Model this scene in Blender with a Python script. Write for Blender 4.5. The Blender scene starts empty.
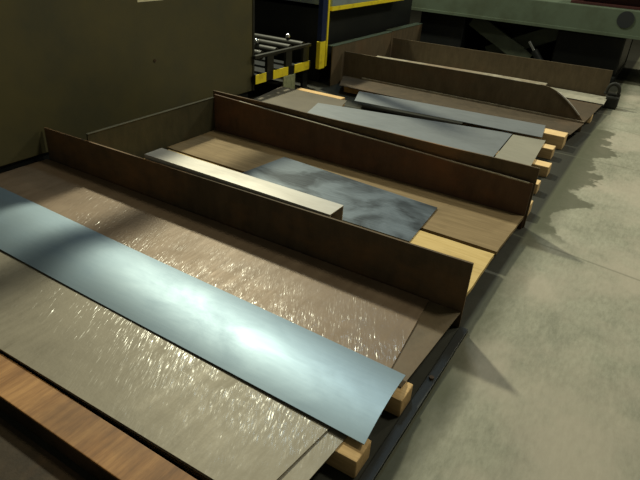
import bpy, bmesh, math, random
from mathutils import Vector, Matrix, noise
random.seed(7)
C = bpy.context.scene.collection
R = math.radians

# ------------------------------------------------------------------ helpers
def link(name, me, mat=None, parent=None):
    o = bpy.data.objects.new(name, me)
    C.objects.link(o)
    if mat is not None:
        me.materials.append(mat)
    if parent is not None:
        o.parent = parent
    return o

def build(name, bm, mat, parent=None, smooth=False):
    bmesh.ops.recalc_face_normals(bm, faces=bm.faces[:])
    me = bpy.data.meshes.new(name)
    bm.to_mesh(me); bm.free()
    if smooth:
        for p in me.polygons:
            p.use_smooth = True
    return link(name, me, mat, parent)

def tag(o, label, cat, group=None):
    o['label'] = label; o['category'] = cat
    if group: o['group'] = group
    return o

def thing(name, label, cat, loc=(0, 0, 0), group=None):
    o = bpy.data.objects.new(name, None)
    o.empty_display_size = 0.1
    C.objects.link(o); o.location = loc
    return tag(o, label, cat, group)

def struct(o):
    o['kind'] = 'structure'; return o

def add_box(bm, lo, hi, bevel=0.0, rot=None, pivot=None):
    vs = [bm.verts.new((x, y, z)) for x in (lo[0], hi[0]) for y in (lo[1], hi[1]) for z in (lo[2], hi[2])]
    fs = []
    for idx in ((0, 1, 3, 2), (4, 6, 7, 5), (0, 4, 5, 1), (2, 3, 7, 6), (0, 2, 6, 4), (1, 5, 7, 3)):
        fs.append(bm.faces.new([vs[i] for i in idx]))
    if bevel > 0:
        es = list({e for f in fs for e in f.edges})
        r = bmesh.ops.bevel(bm, geom=es, offset=bevel, segments=2, affect='EDGES', profile=0.6)
        vs = list({v for f in bm.faces for v in f.verts if f in set(r['faces'])} | {v for v in vs if v.is_valid})
    if rot is not None:
        bmesh.ops.rotate(bm, verts=[v for v in vs if v.is_valid], cent=pivot or (0, 0, 0), matrix=rot)
    return vs

def box(name, lo, hi, mat, parent=None, bevel=0.004):
    bm = bmesh.new(); add_box(bm, lo, hi, bevel)
    return build(name, bm, mat, parent)

def cyl(name, a, b, r, mat, parent=None, seg=20, cap=True):
    a = Vector(a); b = Vector(b); d = b - a
    bm = bmesh.new()
    bmesh.ops.create_cone(bm, cap_ends=cap, segments=seg, radius1=r, radius2=r, depth=d.length)
    q = Vector((0, 0, 1)).rotation_difference(d.normalized()).to_matrix().to_4x4()
    bmesh.ops.transform(bm, matrix=Matrix.Translation((a + b) / 2) @ q, verts=bm.verts[:])
    bm.normal_update()
    for e in bm.edges:
        if len(e.link_faces) == 2 and e.calc_face_angle(0) > .8: e.smooth = False
    return build(name, bm, mat, parent, True)

def sheet(name, quad, z, th, mat, parent=None, wave=0.002, nu=48, nv=14, prof=None, seed=0.0, tilt=0.0, ragged=0.0):
    """a thin plate: quad = (left-near, right-near, right-far, left-far) in plan; z underside, th thickness.
    prof(u,v) adds height; waviness only ever lifts the plate."""
    bm = bmesh.new()
    q = [Vector((p[0], p[1], 0)) for p in quad]
    top = []; bot = []
    for j in range(nv + 1):
        v = j / nv; rt = []; rb = []
        for i in range(nu + 1):
            u = i / nu
            p = (q[0] * (1 - u) + q[1] * u) * (1 - v) + (q[3] * (1 - u) + q[2] * u) * v
            h = wave * (0.5 + 0.5 * noise.noise(Vector((p.x * 1.7 + seed, p.y * 2.1 - seed, seed))))
            if prof: h += prof(u, v)
            if ragged and (i in (0, nu) or j in (0, nv)):
                p = p + Vector((noise.noise(Vector((p.x * 9, p.y * 9, seed))), noise.noise(Vector((p.y * 9, p.x * 9, seed + 4))), 0)) * ragged
            rt.append(bm.verts.new((p.x, p.y, z + th + h)))
            rb.append(bm.verts.new((p.x, p.y, z + h)))
        top.append(rt); bot.append(rb)
    for j in range(nv):
        for i in range(nu):
            bm.faces.new((top[j][i], top[j][i + 1], top[j + 1][i + 1], top[j + 1][i]))
            bm.faces.new((bot[j][i], bot[j + 1][i], bot[j + 1][i + 1], bot[j][i + 1]))
    for i in range(nu):
        bm.faces.new((top[0][i], bot[0][i], bot[0][i + 1], top[0][i + 1]))
        bm.faces.new((top[nv][i], top[nv][i + 1], bot[nv][i + 1], bot[nv][i]))
    for j in range(nv):
        bm.faces.new((top[j][0], top[j + 1][0], bot[j + 1][0], bot[j][0]))
        bm.faces.new((top[j][nu], bot[j][nu], bot[j + 1][nu], top[j + 1][nu]))
    bm.normal_update()
    for e in bm.edges:
        if len(e.link_faces) == 2 and e.calc_face_angle(0) > .6: e.smooth = False
    return build(name, bm, mat, parent, True)

def upright(name, outline, y, th, mat, parent=None, lean=0.0, bow=0.0):
    """a standing plate: outline is a polygon of (x, z); y its near face, th its thickness."""
    bm = bmesh.new()
    zmin = min(p[1] for p in outline)
    def P(x, z, d):
        return (x, y + d + lean * (z - zmin) + bow * math.sin((x + 3.4) / 3.0 * math.pi) * (z - zmin), z)
    f = [bm.verts.new(P(x, z, 0)) for x, z in outline]
    b = [bm.verts.new(P(x, z, th)) for x, z in outline]
    bm.faces.new(f); bm.faces.new(b[::-1])
    n = len(outline)
    for i in range(n):
        bm.faces.new((f[i], b[i], b[(i + 1) % n], f[(i + 1) % n]))
    return build(name, bm, mat, parent)

def plate_outline(x0, x1, z0, zl, zr, n=24, wob=0.003, seed=0):
    """rectangle with a very slightly uneven top edge"""
    pts = [(x0, z0), (x1, z0)]
    for i in range(n + 1):
        t = i / n
        x = x1 + (x0 - x1) * t
        pts.append((x, zr + (zl - zr) * t + wob * noise.noise(Vector((x * 2.3, seed, 0)))))
    return pts

# ------------------------------------------------------------------ materials
class M:
    def __init__(s, name):
        s.m = bpy.data.materials.new(name); s.m.use_nodes = True
        s.t = s.m.node_tree; s.n = s.t.nodes; s.l = s.t.links
        s.b = s.n['Principled BSDF']
        s.co = s.n.new('ShaderNodeTexCoord').outputs['Object']
    def map(s, scale=(1, 1, 1), rot=(0, 0, 0), vec=None):
        n = s.n.new('ShaderNodeMapping'); n.inputs['Scale'].default_value = scale; n.inputs['Rotation'].default_value = rot
        s.l.new(vec or s.co, n.inputs['Vector']); return n.outputs[0]
    def noise(s, scale, detail=5, rough=0.6, vec=None, dist=0.0):
        n = s.n.new('ShaderNodeTexNoise'); n.inputs['Scale'].default_value = scale; n.inputs['Detail'].default_value = detail
        n.inputs['Roughness'].default_value = rough; n.inputs['Distortion'].default_value = dist
        s.l.new(vec or s.co, n.inputs['Vector']); return n.outputs[0]
    def ramp(s, fac, stops):
        n = s.n.new('ShaderNodeValToRGB'); s.l.new(fac, n.inputs[0])
        e = n.color_ramp.elements
        while len(e) < len(stops): e.new(0.5)
        for k, (p, c) in enumerate(stops):
            e[k].position = p
            e[k].color = (c, c, c, 1) if isinstance(c, (int, float)) else (*c, 1)
        return n.outputs[0]
    def mix(s, fac, a, b, mode='MIX'):
        n = s.n.new('ShaderNodeMix'); n.data_type = 'RGBA'; n.blend_type = mode
        for sock, v in ((n.inputs[0], fac), (n.inputs[6], a), (n.inputs[7], b)):
            if hasattr(v, 'is_linked'): s.l.new(v, sock)
            elif isinstance(v, (int, float)): sock.default_value = v if sock.type == 'VALUE' else (v, v, v, 1)
            else: sock.default_value = (*v, 1)
        return n.outputs[2]
    def math(s, op, a, b=None, clamp=False):
        n = s.n.new('ShaderNodeMath'); n.operation = op; n.use_clamp = clamp
        for i, v in enumerate((a, b)):
            if v is None: continue
            if hasattr(v, 'is_linked'): s.l.new(v, n.inputs[i])
            else: n.inputs[i].default_value = v
        return n.outputs[0]
    def xyz(s):
        n = s.n.new('ShaderNodeSeparateXYZ'); s.l.new(s.co, n.inputs[0]); return n.outputs
    def bump(s, h, strength, dist=0.01, target='Normal'):
        n = s.n.new('ShaderNodeBump'); n.inputs['Strength'].default_value = strength; n.inputs['Distance'].default_value = dist
        s.l.new(h, n.inputs['Height']); s.l.new(n.outputs[0], s.b.inputs[target]); return n.outputs[0]
    def set(s, **k):
        for key, v in k.items():
            i = s.b.inputs[{'col': 'Base Color', 'rough': 'Roughness', 'metal': 'Metallic', 'coat': 'Coat Weight', 'coatr': 'Coat Roughness', 'spec': 'Specular IOR Level'}[key]]
            if hasattr(v, 'is_linked'): s.l.new(v, i)
            elif isinstance(v, (int, float)): i.default_value = v
            else: i.default_value = (*v, 1)
        return s

def rust_steel(name, dark, mid, orange, amount=0.5, rough=0.75, spec=0.3):
    m = M(name)
    big = m.noise(1.6, 6, .65, m.map((1, 1, 1.6)))
    fine = m.noise(14, 6, .7, m.map((1, 1, .35)))
    col = m.ramp(fine, [(.3, dark), (.7, mid)])
    mask = m.ramp(big, [(.62 - amount * .3, 0.0), (.85 - amount * .3, 1.0)])
    col = m.mix(m.math('MULTIPLY', mask, .8), col, orange)
    m.set(col=col, rough=rough, spec=spec)
    m.bump(m.noise(60, 4, .6), .25, .004)
    return m.m

def mill_sheet(name, a, b, c, rough=.55, sparkle=.6, spec=.5):
    """dull hot-rolled sheet in a creased film of oil: many tiny glossy facets"""
    m = M(name)
    big = m.noise(2.2, 5, .6, m.map((.7, 1.2, 1)))
    streak = m.noise(5, 6, .7, m.map((6, .8, 1)))
    col = m.ramp(big, [(.3, a), (.55, b), (.75, c)])
    col = m.mix(.35, col, m.ramp(streak, [(.35, a), (.7, c)]))
    m.set(col=col, rough=m.ramp(streak, [(.3, rough - .08), (.7, rough + .1)]), spec=spec, metal=.25)
    facet = m.noise(16, 2, .7, m.map((3.0, .45, 1), vec=m.map((1, 1, 1), (0, 0, R(-24)))))
    m.set(coat=m.ramp(m.noise(7, 4, .7), [(.4, 0.0), (.62, sparkle)]), coatr=.17)
    m.bump(facet, .5, .012, 'Coat Normal')
    m.bump(m.noise(9, 4, .6), .15, .01)
    return m.m

def wood(name, a, b, scale=1.0):
    m = M(name)
    grain = m.noise(8 * scale, 6, .65, m.map((.6, 9, 9)), .4)
    blot = m.noise(5, 4, .6)
    col = m.ramp(grain, [(.3, a), (.7, b)])
    col = m.mix(m.ramp(blot, [(.5, 0.0), (.8, .45)]), col, tuple(x * .55 for x in a))
    m.set(col=col, rough=.8, spec=.2); m.bump(grain, .3, .004)
    return m.m

def paint(name, col, dirt, amt=.5, rough=.5, scale=3.0):
    m = M(name)
    f = m.noise(scale, 7, .65)
    c = m.mix(m.ramp(f, [(.62 - amt * .3, 0.0), (.95 - amt * .3, 1.0)]), col, dirt)
    m.set(col=c, rough=rough, spec=.35); m.bump(m.noise(40, 3, .5), .06, .003)
    return m.m

RUST_A = rust_steel('rust_front_divider', (.078, .054, .030), (.130, .088, .050), (.25, .125, .05), .5)
RUST_B = rust_steel('rust_second_divider', (.080, .044, .026), (.125, .070, .040), (.20, .085, .036), .5)
RUST_C = rust_steel('rust_far_divider', (.082, .060, .034), (.130, .096, .056), (.15, .088, .045), .3)
RUST_DK = rust_steel('rust_dark_base', (.050, .036, .022), (.085, .060, .036), (.11, .065, .035), .35, .7)
RUST_PLATE = rust_steel('rust_floor_plate', (.092, .066, .036), (.155, .112, .062), (.15, .09, .045), .4, .6, .4)
def streaked_rust():
    m = M('rust_orange_strip')
    st = m.noise(6, 6, .7, m.map((3.2, .35, 1), (0, 0, R(-6))))
    big = m.noise(3, 5, .65)
    col = m.ramp(st, [(.3, (.15, .066, .022)), (.5, (.32, .15, .052)), (.72, (.52, .27, .10))])
    col = m.mix(m.ramp(big, [(.45, 0.0), (.75, .7)]), col, (.12, .065, .032))
    m.set(col=col, rough=.6, spec=.4); m.bump(st, .25, .006)
    return m.m
RUST_ORANGE = streaked_rust()
DARK_STEEL = rust_steel('dark_dirty_steel', (.028, .018, .009), (.058, .037, .019), (.15, .08, .038), .45, .65)
SHEET_BROWN = mill_sheet('brown_sheet', (.15, .098, .060), (.22, .148, .092), (.28, .20, .13))
SHEET_GREY = mill_sheet('olive_grey_sheet', (.16, .135, .095), (.24, .205, .15), (.30, .26, .195), .55, .42)
SHEET_DULL = mill_sheet('dull_grey_brown_sheet', (.085, .070, .050), (.12, .10, .074), (.15, .125, .09), .65, .15)
SHEET_PALE = mill_sheet('pale_sheet', (.30, .28, .22), (.40, .37, .29), (.46, .43, .34), .6, .2)

def bare_metal(name, a, b, rough, metal=.85, coat=0.0, lo=.32, hi=.68, sc=3.2):
    m = M(name)
    s = m.noise(sc, 5, .6, m.map((1, 1.6, 1)), .6)
    f = m.noise(30, 4, .6, m.map((.25, 3, 1)))
    m.set(col=m.mix(.3, m.ramp(s, [(lo, a), (hi, b)]), m.ramp(f, [(.3, a), (.7, b)])), metal=metal,
          rough=m.ramp(s, [(.3, rough + .05), (.7, rough - .03)]), coat=coat)
    m.bump(m.noise(1.4, 2, .5), .06, .02)
    return m.m
BLUE_SHEET = bare_metal('blue_grey_cold_rolled', (.205, .27, .33), (.265, .34, .40), .49, .74)
SLATE_SHEET = bare_metal('slate_sheet', (.012, .016, .021), (.14, .165, .19), .48, .55, lo=.42, hi=.6, sc=2.6)
SILVER_SHEET = bare_metal('silver_sheet', (.17, .18, .19), (.26, .275, .29), .5, .45)
SILVER_WARM = bare_metal('warm_silver_sheet', (.28, .26, .21), (.40, .37, .30), .5, .4)
PALE_BAR = bare_metal('pale_galvanised', (.33, .30, .265), (.47, .44, .40), .45, .3)
CHROME = bare_metal('chrome', (.8, .8, .8), (.9, .9, .9), .12, 1.0)
WORN = rust_steel('worn_edge_steel', (.20, .16, .11), (.40, .36, .28), (.2, .13, .08), .5, .4, .5)
BOARD_TAN = wood('tan_fibreboard', (.20, .138, .072), (.29, .205, .11), .6)
BOARD_YELLOW = wood('yellow_plank', (.55, .38, .15), (.68, .50, .23))
END_WOOD = wood('light_dunnage_wood', (.62, .41, .20), (.88, .63, .34))
BLOCK_WOOD = wood('dunnage_wood', (.46, .29, .13), (.70, .47, .23))
PANEL = paint('olive_machine_paint', (.105, .088, .036), (.062, .060, .036), .75, .5, 1.4)
GREEN_GREY = paint('green_grey_paint', (.105, .135, .092), (.065, .075, .045), .6, .55, 2.2)
YELLOW = paint('yellow_paint', (.92, .74, .03), (.5, .37, .03), .4, .5, 12)
BLUE = paint('blue_paint', (.012, .022, .075), (.01, .012, .03), .5, .45, 5)
BED_GREY = paint('blue_grey_paint', (.24, .29, .30), (.14, .16, .15), .5, .45, 4)
IRON_GREY = paint('dull_iron_paint', (.026, .025, .018), (.014, .013, .009), .6, .5, 8)
BLACK = paint('black_paint', (.008, .009, .009), (.016, .016, .013), .5, .5, 4)
DISC = paint('disc_paint', (.022, .025, .028), (.03, .03, .025), .5, .6, 6)
RUBBER = paint('black_rubber', (.014, .014, .011), (.03, .028, .02), .5, .6, 10)
DARK_RED = paint('dark_red_paint', (.055, .016, .014), (.03, .012, .01), .5, .5, 6)
PAPER = paint('cream_paper', (.70, .66, .46), (.50, .46, .30), .4, .8, 20)
PLATE_GREEN = paint('pale_green_plate', (.36, .38, .22), (.17, .18, .10), .75, .6, 26)
WALL = paint('dark_workshop_wall', (.035, .034, .026), (.02, .02, .016), .5, .8, 1)

def concrete():
    m = M('worn_concrete')
    X, Y, Z = m.xyz()
    big = m.noise(1.1, 6, .6, None, .4)
    mid = m.noise(5.0, 8, .72, m.map((1, .7, 1)), .5)
    fine = m.noise(30, 5, .75, m.map((1.6, .5, 1)))
    col = m.ramp(big, [(.30, (.15, .145, .10)), (.5, (.26, .255, .19)), (.68, (.38, .365, .295))])
    col = m.mix(.55, col, m.ramp(mid, [(.34, (.14, .14, .10)), (.66, (.40, .38, .30))]))
    col = m.mix(.35, col, m.ramp(fine, [(.32, (.16, .155, .115)), (.68, (.46, .44, .36))]))
    # pinkish worn patch in the aisle beside the nearest bins
    pr = m.noise(1.7, 4, .6, m.map((1, 1, 1), (0, 0, 1)))
    col = m.mix(m.ramp(pr, [(.45, 0.0), (.62, .6)]), col, (.43, .37, .30))
    # dark patch beside the rack, with a ragged stepped edge
    st = m.noise(2.1, 2, .5, m.map((.6, 1.1, 1)))
    st2 = m.noise(9, 3, .6)
    edge = m.math('ADD', m.math('MULTIPLY', st, .75), m.math('MULTIPLY', st2, .3))
    lim = m.math('ADD', edge, -.74)                              # x limit of the dark patch
    inside = m.math('MULTIPLY', m.math('SUBTRACT', lim, X), 30, True)
    yw = m.math('MULTIPLY', m.math('MULTIPLY', m.math('SUBTRACT', Y, 3.3), 5, True), m.math('MULTIPLY', m.math('SUBTRACT', 6.3, Y), 5, True))
    col = m.mix(m.math('MULTIPLY', m.math('MULTIPLY', inside, yw), .85), col, (.085, .083, .053))
    # green-black shade of the bins painted along their foot
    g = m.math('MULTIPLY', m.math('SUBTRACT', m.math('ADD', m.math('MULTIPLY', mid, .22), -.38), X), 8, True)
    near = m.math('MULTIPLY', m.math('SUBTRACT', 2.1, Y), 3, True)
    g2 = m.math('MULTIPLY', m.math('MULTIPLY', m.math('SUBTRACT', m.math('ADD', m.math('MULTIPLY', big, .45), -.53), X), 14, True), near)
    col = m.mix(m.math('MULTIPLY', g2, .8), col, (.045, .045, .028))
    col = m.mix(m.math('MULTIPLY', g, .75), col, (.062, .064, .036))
    col = m.mix(m.math('MULTIPLY', m.math('SUBTRACT', -.425, X), 40, True), col, (.022, .021, .014))  # floor under the bin ends painted near black as shade
    # sawn joints across the aisle
    for y0, sl in ((3.22, -.15), (6.2, -.4), (5.1, 0)):
        d = m.math('ABSOLUTE', m.math('SUBTRACT', m.math('SUBTRACT', Y, y0), m.math('MULTIPLY', X, sl)))
        k = m.math('SUBTRACT', 1, m.math('MULTIPLY', d, 70, True))
        col = m.mix(m.math('MULTIPLY', k, .55), col, (.12, .12, .085))
    m.set(col=col, rough=m.ramp(mid, [(.3, .55), (.7, .8)]), spec=.35)
    m.bump(m.mix(.5, mid, fine), .15, .01)
    return m.m
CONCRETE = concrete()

# ------------------------------------------------------------------ the setting
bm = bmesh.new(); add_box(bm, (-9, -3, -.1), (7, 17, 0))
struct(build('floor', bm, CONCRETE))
bm = bmesh.new(); add_box(bm, (-9, 17, 0), (7, 17.2, 7)); struct(build('wall_back', bm, WALL))
bm = bmesh.new(); add_box(bm, (-9.2, -3, 0), (-9, 17.2, 7)); struct(build('wall_left', bm, WALL))

# ------------------------------------------------------------------ upright dividers
DG = 'upright rusty divider plates between the sheet bins'
d = upright('divider_plate', plate_outline(-3.43, -.462, 0, .315, .352, seed=1), 2.170, .012, RUST_A)
tag(d, 'nearest upright rusty steel divider plate, right behind the wide brown sheet', 'divider', DG)
d = upright('divider_plate', plate_outline(-3.0, -.478, 0, .385, .312, seed=2), 3.392, .012, RUST_B)
D2F = d
tag(d, 'lower rusty divider plate with a worn bright top edge, in front of a taller plate', 'divider', DG)
d = upright('divider_plate', plate_outline(-3.04, -.468, 0, .402, .405, seed=3), 3.425, .012, RUST_A)
tag(d, 'taller dark rusty divider plate standing right behind the lower one with worn edge', 'divider', DG)
out = [(-3.22, 0), (-.53, 0), (-.53, .10)]
for k in range(9):
    a = k / 8
    out.append((-.53 - .44 * a, .10 + .275 * (1 - (1 - a) ** 1.7)))
out += [(-1.5, .374), (-2.2, .366), (-2.82, .362), (-3.22, .362)]
t = thing('divider_plate', 'dark rusty divider plate with a rounded off right corner, third back', 'divider', group=DG)
upright('plate', out, 5.90, .014, RUST_C, t); D3 = t
# polished rim of the rounded corner
bm = bmesh.new()
rim = [Vector((-.53 - .44 * (k / 16), 5.893, .10 + .275 * (1 - (1 - k / 16) ** 1.7))) for k in range(17)]
for a, b in zip(rim[2:11], rim[3:12]):
    dv = (b - a); n = Vector((dv.z, 0, -dv.x)).normalized() * .005
    q = [bm.verts.new(p) for p in (a - n, b - n, b + n, a + n)]
    q2 = [bm.verts.new(p + Vector((0, .022, 0))) for p in (a - n, b - n, b + n, a + n)]
    bm.faces.new(q)
    bm.faces.new(q2[::-1])
    for i in range(4): bm.faces.new((q[i], q2[i], q2[(i + 1) % 4], q[(i + 1) % 4]))
build('worn_rim', bm, PALE_BAR, t)['label'] = 'shiny worn rim of the rounded corner'
d = upright('divider_plate', plate_outline(-3.22, -.50, 0, .365, .385, seed=5), 7.22, .014, RUST_C)
tag(d, 'farthest rusty divider plate, in front of the green lift table', 'divider', DG)

def worn_edge(parent, x0, x1, zf, y, th, label):
    bm = bmesh.new(); n = 60; rows = []
    for i in range(n + 1):
        x = x0 + (x1 - x0) * i / n; z = zf(x); h = .0045 + .003 * noise.noise(Vector((x * 6, y, 2)))
        rows.append([bm.verts.new(p) for p in ((x, y - .0015, z - h), (x, y - .0015, z + .0015), (x, y + th, z + .0015), (x, y + th, z - h))])
    for a, b in zip(rows, rows[1:]):
        for k in range(4):
            bm.faces.new((a[k], b[k], b[(k + 1) % 4], a[(k + 1) % 4]))
    bm.faces.new(rows[0]); bm.faces.new(rows[-1][::-1])
    build('worn_edge', bm, WORN, parent)['label'] = label
worn_edge(D2F, -2.75, -.50, lambda x: .385 + (.312 - .385) * (x + 3.0) / 2.522 + .003 * noise.noise(Vector((x * 2.3, 2, 0))), 3.392, .012, 'bright worn top edge')
worn_edge(D3, -2.82, -1.0, lambda x: .362 + .012 * min(1, (x + 2.82) / 1.3), 5.90, .014, 'bright worn top edge')

# folded top flange of the third divider, widening to the right
bm = bmesh.new(); rows = []
for i in range(41):
    u_ = i / 40; x = -2.82 + 1.86 * u_; z = .3625 + .012 * min(1, (x + 2.82) / 1.3); d_ = .045 + .05 * u_
    rows.append([bm.verts.new(p) for p in ((x, 5.9145, z - .005), (x, 5.9145, z), (x, 5.9145 + d_, z + .003), (x, 5.9145 + d_, z - .002))])
for a, b in zip(rows, rows[1:]):
    for k in range(4): bm.faces.new((a[k], b[k], b[(k + 1) % 4], a[(k + 1) % 4]))
bm.faces.new(rows[0]); bm.faces.new(rows[-1][::-1])
build('top_flange', bm, WORN, D3)['label'] = 'paler folded top flange'

# rear stops closing the bins
def rear_stop(x, y0, y1, z, cap, label, mat, capmat):
    t = thing('rear_stop', label, 'rear plate', (0, 0, 0), 'low rear plates closing the bins')
    box('web', (x - .012, y0, 0), (x, y1, z - .006), mat, t, .002)
    box('cap', (x - cap, y0, z - .006), (x + .006, y1, z), capmat, t, .002)
RUST_O = rust_steel('olive_rust_plate', (.040, .036, .018), (.065, .055, .028), (.09, .055, .03), .3)
rear_stop(-3.005, 2.186, 3.39, .362, .02, 'low olive rear plate at the back of the bin with the tan board', RUST_O, RUST_O)
rear_stop(-3.24, 5.66, 7.21, .445, .07, 'low rear plate with a pale top ledge below the yellow edged press', RUST_C, GREEN_GREY)
rear_stop(-3.26, 7.26, 8.3, .445, .10, 'pale ledge running back beside the lift table', RUST_C, GREEN_GREY)

# ------------------------------------------------------------------ nearest bin
SG = 'loose steel sheets lying in the bins'
tag(sheet('base_sheet', ((-3.42, 1.56), (-.492, 1.56), (-.468, 2.164), (-3.42, 2.164)), .086, .004, RUST_PLATE, wave=.001, seed=3),
    'rusty base sheet showing at the right end of the nearest divider', 'sheet', SG)
tag(sheet('steel_sheet', ((-3.43, 1.45), (-.55, 1.45), (-.622, 2.155), (-3.43, 2.15)), .092, .004, SHEET_BROWN, wave=.004, seed=9),
    'wide brown sheet with glittering flecks lying against the nearest divider', 'sheet', SG)
tag(sheet('steel_sheet', ((-3.43, .815), (-.575, .850), (-.535, 1.43), (-3.43, 1.43)), .086, .004, SHEET_GREY, wave=.001, seed=5),
    'narrow sheet edge peeking out beneath the olive grey sheet at its right edge', 'sheet', SG)
tag(sheet('steel_sheet', ((-3.43, .812), (-.655, .850), (-.592, 1.44), (-3.43, 1.44)), .0925, .004, SHEET_GREY, wave=.004, seed=14),
    'olive grey sheet with flecks in front of the shiny blue-grey sheet', 'sheet', SG)
def bow(u, v):
    return .022 * (1 - (2 * v - 1) ** 2) + .0015 * math.sin(u * 9)
tag(sheet('steel_sheet', ((-3.44, 1.275), (-.478, 1.225), (-.500, 1.612), (-3.44, 1.690)), .1035, .003, BLUE_SHEET, wave=.002, prof=bow, nu=70, nv=20, seed=21),
    'long shiny blue-grey steel sheet lying across the two brown and grey sheets', 'sheet', SG)

# channel with rusty orange top, and the dark plate at its foot
t = thing('steel_channel', 'rust orange steel channel along the near edge of the front bin', 'channel', (0, 0, 0))
box('top_flange', (-3.4, .695, .074), (-.60, .828, .084), RUST_ORANGE, t, .003)
box('web', (-3.4, .695, 0), (-.60, .707, .0735), DARK_STEEL, t, .002)
tag(sheet('floor_plate', ((-3.3, .28), (-.70, .28), (-.70, .67), (-3.3, .67)), .002, .006, DARK_STEEL, wave=.001, seed=30),
    'dark dirty steel plate on the floor in the bottom left corner', 'sheet', SG)

# dunnage: wooden bearers under the sheets
WG = 'wooden bearers whose ends stick out under the sheets'
def bearer(x0, x1, y0, y1, z0, z1, label, mat=BLOCK_WOOD):
    tag(box('wooden_bearer', (x0, y0, z0), (x1, y1, z1), mat, None, .006), label, 'wood block', WG)
bearer(-3.3, -.462, 1.50, 1.61, .0, .0845, 'wooden bearer end poking out beside the corner of the shiny blue-grey sheet')
bearer(-3.3, -.472, 1.165, 1.275, .0, .0845, 'wooden bearer end nearest the camera, below the olive grey sheet')
bearer(-3.3, -.70, .88, .95, .0, .0845, 'wooden bearer hidden under the near edge of the olive grey sheet')
bearer(-3.3, -.52, 1.98, 2.08, .0, .0845, 'wooden bearer under the rusty base sheet by the nearest divider')
t = thing('edge_rail', 'dark flat steel rail on the floor along the open end of the nearest bin', 'rail', (0, 0, 0))
box('flat', (-.455, .70, 0), (-.415, 2.16, .020), BLACK, t, .002)
for y in (1.0, 1.75): cyl('bolt', (-.435, y, .020), (-.435, y, .030), .010, DARK_STEEL, t)

# ------------------------------------------------------------------ second bin
tag(sheet('fibreboard', ((-3.0, 2.845), (-.492, 2.83), (-.482, 3.385), (-3.0, 3.385)), .072, .022, BOARD_TAN, wave=.001, seed=40, ragged=.004),
    'large tan board on the bin floor under the dark slate sheet', 'board')
tag(sheet('plank', ((-2.95, 2.22), (-.492, 2.22), (-.494, 2.79), (-2.95, 2.815)), .072, .024, BOARD_YELLOW, wave=.001, seed=43, ragged=.004),
    'yellow wooden plank beside a dark gap behind the nearest divider', 'board')
for y, lb in ((2.42, 'wooden bearer under the yellow plank'), (3.05, 'wooden bearer under the large tan board')):
    bearer(-2.9, -.56, y, y + .1, 0, .0715, lb)
tag(sheet('steel_sheet', ((-2.27, 2.60), (-.925, 2.62), (-.960, 3.135), (-2.20, 3.235)), .0975, .004, SLATE_SHEET, wave=.004, seed=51),
    'dark slate grey steel sheet lying on the tan board', 'sheet', SG)
# folded pale channel standing on the plank
bm = bmesh.new()
def add_channel(bm, x0, x1, y0, y1, z0, z1, th):
    add_box(bm, (x0, y0, z1 - th), (x1, y1, z1))
    add_box(bm, (x0, y0, z0), (x1, y0 + th, z1 - th))
    add_box(bm, (x0, y1 - th, z0), (x1, y1, z1 - th))
add_channel(bm, -2.50, -1.205, -.066, .072, .0965, .352, .004)
ch = build('folded_channel', bm, PALE_BAR)
ch.location = (0, 2.256, 0)
tag(ch, 'long pale folded metal channel resting behind the nearest divider', 'channel')

# ------------------------------------------------------------------ third bin
tag(sheet('steel_sheet', ((-3.2, 3.50), (-2.2, 3.50), (-2.62, 4.93), (-3.42, 4.93)), .092, .004, SHEET_DULL, wave=.003, seed=60),
    'dull grey brown sheet in the back corner below the hazard striped table', 'sheet', SG)
tag(sheet('steel_sheet', ((-2.52, 3.70), (-.915, 3.70), (-.985, 5.02), (-2.78, 4.64)), .0985, .004, SILVER_SHEET, wave=.004, seed=64),
    'silver grey sheet under the raised narrow sheet, left of the seam', 'sheet', SG)
tag(sheet('steel_sheet', ((-.905, 3.70), (-.62, 3.70), (-.70, 5.03), (-.975, 5.0)), .0985, .004, SILVER_WARM, wave=.002, seed=66, nu=16),
    'short warm grey sheet at the right end, beside the wood blocks', 'sheet', SG)
tag(sheet('steel_sheet', ((-2.52, 4.90), (-.735, 5.03), (-.79, 5.42), (-2.66, 5.26)), .118, .005, SILVER_SHEET, wave=.003, seed=70),
    'narrow silver grey sheet raised over a dark gap, farthest in its bin', 'sheet', SG)
bearer(-3.25, -2.70, 4.95, 5.04, 0, .094, 'pale wooden plank end behind the dull grey brown sheet', BLOCK_WOOD)
bearer(-1.5, -.575, 5.20, 5.36, .0, .1175, 'topmost light wood block beyond the end of the narrow silver sheet', END_WOOD)
bearer(-.95, -.60, 4.86, 4.98, .0, .092, 'light wood block second from the far end, beside the seamed sheets', END_WOOD)
bearer(-3.0, -.54, 4.42, 4.54, .0, .085, 'reddish light wood block, middle of the row of block ends', END_WOOD)
bearer(-3.0, -.53, 4.02, 4.12, .0, .08, 'small light wood block fourth from the far end by the divider pair', END_WOOD)
bearer(-3.0, -.49, 3.58, 3.70, .0, .085, 'light wood block right behind the end of the taller divider plate', END_WOOD)
bs = tag(sheet('base_sheet', ((-3.0, 5.44), (-.56, 5.40), (-.515, 5.885), (-3.2, 5.885)), .088, .005, RUST_DK, wave=.001, seed=75),
    'dark rusty base sheet in front of the round cornered divider plate', 'sheet', SG)
box('back_lip', (-2.95, 5.868, .0945), (-.52, 5.884, .112), WORN, bs, .002)['label'] = 'worn bright back lip'

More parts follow.
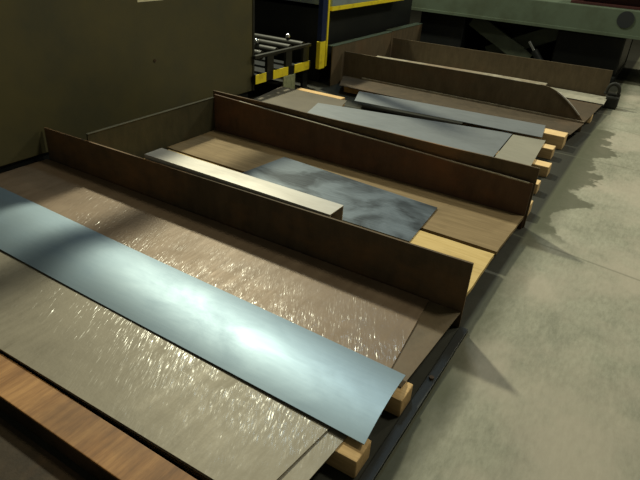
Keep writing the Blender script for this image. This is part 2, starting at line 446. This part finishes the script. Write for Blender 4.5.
# ------------------------------------------------------------------ fourth bin
tag(sheet('steel_sheet', ((-3.0, 6.84), (-.46, 6.80), (-.468, 7.19), (-3.1, 7.19)), .094, .005, SHEET_PALE, wave=.003, seed=80),
    'pale sheet in front of the farthest divider plate', 'sheet', SG)
tag(sheet('base_sheet', ((-3.1, 5.94), (-.52, 5.94), (-.475, 6.78), (-3.1, 6.82)), .086, .005, RUST_DK, wave=.001, seed=82),
    'rusty brown base sheet behind the round cornered divider plate', 'sheet', SG)
bearer(-3.0, -.50, 6.28, 6.40, 0, .0855, 'pale wood block end behind the round cornered divider plate', END_WOOD)
bearer(-3.0, -.55, 6.92, 7.04, 0, .0935, 'wooden bearer under the pale sheet by the farthest divider')
bearer(-3.0, -.60, 5.55, 5.67, 0, .0875, 'wooden bearer under the dark rusty base sheet')

# black shackle on the end of the last divider
t = thing('lifting_shackle', 'small black shackle hanging at the end of the farthest divider', 'shackle', (-.43, 7.12, 0))
bm = bmesh.new()
n1, n2 = 20, 8
ringv = []
for i in range(n1 + 1):
    a = -0.35 + (math.pi + .7) * i / n1
    row = []
    for j in range(n2):
        b = 2 * math.pi * j / n2
        rr = .062 + .017 * math.cos(b)
        row.append(bm.verts.new((rr * math.cos(a), .017 * math.sin(b), .19 + rr * math.sin(a) * 1.25)))
    ringv.append(row)
for i in range(n1):
    for j in range(n2):
        bm.faces.new((ringv[i][j], ringv[i + 1][j], ringv[i + 1][(j + 1) % n2], ringv[i][(j + 1) % n2]))
bm.faces.new(ringv[0]); bm.faces.new(ringv[-1][::-1])
build('bow', bm, RUBBER, t, True)
cyl('pin', (-.085, 0, .155), (.085, 0, .155), .016, RUBBER, t)
bm = bmesh.new(); add_box(bm, (-.05, -.05, 0), (.085, .07, .135), .02); build('foot_block', bm, RUBBER, t)

# ------------------------------------------------------------------ big machine at the left
t = thing('machine_cabinet', 'big dark olive steel machine side behind the bins at left', 'machine', (0, 0, 0))
box('side_panel', (-3.475, -1.2, .13), (-3.455, 4.50, 1.22), PANEL, t, .006)
box('body', (-5.2, -1.15, 0), (-3.48, 4.44, 1.20), BLACK, t, .01)
box('edge_trim', (-3.455, 4.475, .13), (-3.447, 4.50, 1.22), IRON_GREY, t, .002)
bm = bmesh.new(); add_box(bm, (-3.455, 3.10, 1.035), (-3.453, 3.36, 1.19)); build('paper_notice', bm, PAPER, t)['label'] = 'cream paper notice'
box('top_rail', (-3.56, -1.2, 1.95), (-3.455, 4.50, 2.105), PANEL, t, .006)
box('rail_post', (-3.56, 4.40, 1.22), (-3.46, 4.49, 1.95), PANEL, t, .005)
box('rail_post', (-3.56, -1.19, 1.22), (-3.46, -1.10, 1.95), PANEL, t, .005)
cyl('bolt', (-3.456, 3.22, .60), (-3.449, 3.22, .60), .012, DARK_STEEL, t)

# ------------------------------------------------------------------ hazard striped table
t = thing('roller_table', 'low machine table with bars and a yellow and black striped lip', 'machine table', (0, 0, 0))
TX = -3.40
box('top_rail', (TX - .04, 4.45, .445), (TX, 5.46, .475), IRON_GREY, t, .004)
box('lip', (TX - .04, 4.45, .205), (TX - .004, 5.47, .29), BLACK, t, .004)
for y0, y1 in ((4.455, 4.63), (4.75, 5.02), (5.14, 5.43)):
    box('hazard_stripe', (TX - .004, y0, .203), (TX + .002, y1, .292), YELLOW, t, .001)['label'] = 'yellow hazard block'
for k in range(3):
    y0 = 4.745 + k * .33
    box('post', (TX - .038, y0 - .09, .29), (TX - .005, y0 + .02, .445), IRON_GREY, t, .003)
for k in range(4):
    y = 4.62 + k * .25
    cyl('bar', (TX - .05, y, .455), (-4.9, y, .455), .042, IRON_GREY, t)
for x, y in ((-3.70, 4.86), (-3.66, 5.38)):
    bm = bmesh.new(); bmesh.ops.create_uvsphere(bm, u_segments=16, v_segments=10, radius=.03)
    bmesh.ops.translate(bm, verts=bm.verts[:], vec=(x, y, .525)); build('knob', bm, CHROME, t, True)
box('back_frame', (-5.1, 4.50, 0), (-4.9, 5.47, .52), BLACK, t, .01)
box('under_tray', (-4.9, 4.50, .20), (-3.455, 5.47, .225), BLACK, t, .004)
lp = box('leg', (TX - .006, 4.93, 0), (TX + .008, 5.15, .200), PLATE_GREEN, t, .004)
lp['label'] = 'pale green mottled leg plate'
box('leg', (TX - .06, 5.36, 0), (TX - .03, 5.46, .205), BLACK, t, .004)

# ------------------------------------------------------------------ press with blue column
t = thing('press', 'dark press with a blue column and yellow edged grey bed', 'machine', (0, 0, 0))
box('body', (-5.2, 5.72, 0), (-3.44, 8.25, .80), BLACK, t, .01)
box('bed_plate', (-5.2, 5.70, .845), (-3.305, 7.62, .96), BED_GREY, t, .006)
box('bed_edge', (-3.42, 5.70, .80), (-3.30, 7.62, .845), YELLOW, t, .003)['label'] = 'yellow bed edge'
box('column', (-3.36, 5.50, .50), (-3.30, 5.60, 2.6), BLUE, t, .006)
box('column_foot', (-3.35, 5.485, .205), (-3.30, 5.60, .50), YELLOW, t, .006)['label'] = 'yellow column foot'
box('guard_strip', (-3.38, 5.612, .22), (-3.30, 5.645, 2.6), YELLOW, t, .003)['label'] = 'thin yellow guard strip'
box('side_ram', (-5.2, 7.62, .80), (-3.5, 8.25, 1.0), BLACK, t, .01)

# ------------------------------------------------------------------ lift table at the far end
t = thing('lift_table', 'green grey scissor lift table across the far end of the bins', 'lift table', (0, 0, 0))
box('platform', (-3.68, 8.50, .585), (.55, 10.1, .915), GREEN_GREY, t, .012)
box('platform_lip', (-3.66, 8.488, .585), (.53, 8.50, .625), GREEN_GREY, t, .003)
cyl('pivot_cover', (-.625, 8.50, .80), (-.625, 8.492, .80), .10, DISC, t, 32)['label'] = 'dark round disc'
def arm(name, a, b, w, y, th, mat):
    a = Vector((a[0], 0, a[1])); b = Vector((b[0], 0, b[1])); dv = (b - a).normalized(); n = Vector((-dv.z, 0, dv.x)) * w / 2
    bm = bmesh.new()
    pts = [a - n, b - n, b + n, a + n]
    f = [bm.verts.new((p.x, y, p.z)) for p in pts]; g = [bm.verts.new((p.x, y + th, p.z)) for p in pts]
    bm.faces.new(f); bm.faces.new(g[::-1])
    for i in range(4): bm.faces.new((f[i], g[i], g[(i + 1) % 4], f[(i + 1) % 4]))
    return build(name, bm, mat, t)
ARM = paint('arm_paint', (.060, .070, .048), (.03, .035, .024), .5, .5, 5)
arm('scissor_arm', (-2.62, .56), (-1.72, .10), .20, 8.62, .05, ARM)
arm('scissor_arm', (-1.35, .56), (-2.35, .10), .20, 8.72, .05, ARM)
arm('scissor_arm', (-2.62, .56), (-1.72, .10), .20, 9.75, .05, ARM)
cyl('hydraulic_rod', (-1.66, 8.60, .26), (-1.75, 8.60, .37), .022, CHROME, t)['label'] = 'bright chrome rod'
cyl('hydraulic_cylinder', (-1.50, 8.60, .07), (-1.66, 8.60, .26), .05, BLACK, t)
box('base_frame', (-3.5, 8.56, 0), (-.55, 10.0, .07), BLACK, t, .006)
box('shade_plate', (-3.5, 9.96, .07), (-.55, 9.99, .58), BLACK, t, .004)  # added black plate standing in for the shadow under the platform
box('motor_housing', (-1.42, 8.70, .07), (-.56, 9.9, .56), BLACK, t, .02)
box('control_housing', (-3.42, 8.60, .07), (-2.72, 9.9, .58), BLACK, t, .02)
t = thing('red_beam', 'dark red steel beam lying on top of the lift table', 'beam', (0, 0, 0))
box('flange', (-1.35, 8.62, .916), (.50, 8.90, .945), DARK_RED, t, .003)
box('web', (-1.35, 8.74, .945), (.50, 8.765, 1.10), DARK_RED, t, .003)
box('flange', (-1.35, 8.62, 1.10), (.50, 8.90, 1.13), DARK_RED, t, .003)

# ------------------------------------------------------------------ light
def lamp(loc, tgt, w, h, power, col):
    L = bpy.data.lights.new('high_bay_lamp', 'AREA'); L.shape = 'RECTANGLE'; L.size = w; L.size_y = h
    L.energy = power; L.color = col
    o = bpy.data.objects.new('high_bay_lamp', L); C.objects.link(o); o.location = loc
    o.rotation_euler = (Vector(tgt) - Vector(loc)).to_track_quat('-Z', 'Y').to_euler()
    return o
lamp((-6.0, 6.7, 6.0), (-1.5, 2.0, 0), .42, .42, 570, (1.0, .985, .72))
lamp((-3.4, 6.9, 6.2), (-1.5, 2.0, 0), 1.0, 1.0, 75, (.62, .86, 1.0))
lamp((1.6, 4.6, 6.4), (.4, 2.5, 0), .9, .9, 145, (1.0, .98, .74))
lamp((2.2, 11.5, 6.4), (.2, 10.5, 0), .9, .9, 220, (1.0, .95, .72))  # unseen lamp added to brighten the floor beyond the lift table
w = bpy.data.worlds.new('workshop'); bpy.context.scene.world = w; w.use_nodes = True
bg = w.node_tree.nodes['Background']; bg.inputs[0].default_value = (.80, .82, .62, 1); bg.inputs[1].default_value = .095

# ------------------------------------------------------------------ camera
r = Vector((0.84960271, 0.52408668, 0.0592316)); u = Vector((-0.30041068, 0.38855065, 0.87108083)); f = Vector((-0.43350739, 0.75786644, -0.48755492))
cam = bpy.data.cameras.new('camera'); co = bpy.data.objects.new('camera', cam); C.objects.link(co)
cam.sensor_width = 36; cam.lens = 560 / 640 * 36
m = Matrix((r, u, -f)).transposed().to_4x4(); m.translation = (0, 0, 1.6)
co.matrix_world = m
cam.clip_end = 100
sc = bpy.context.scene; sc.camera = co
vs = sc.view_settings
vs.view_transform = 'Standard'; vs.look = 'None'; vs.gamma = 1; vs.use_curve_mapping = False; vs.exposure = 0
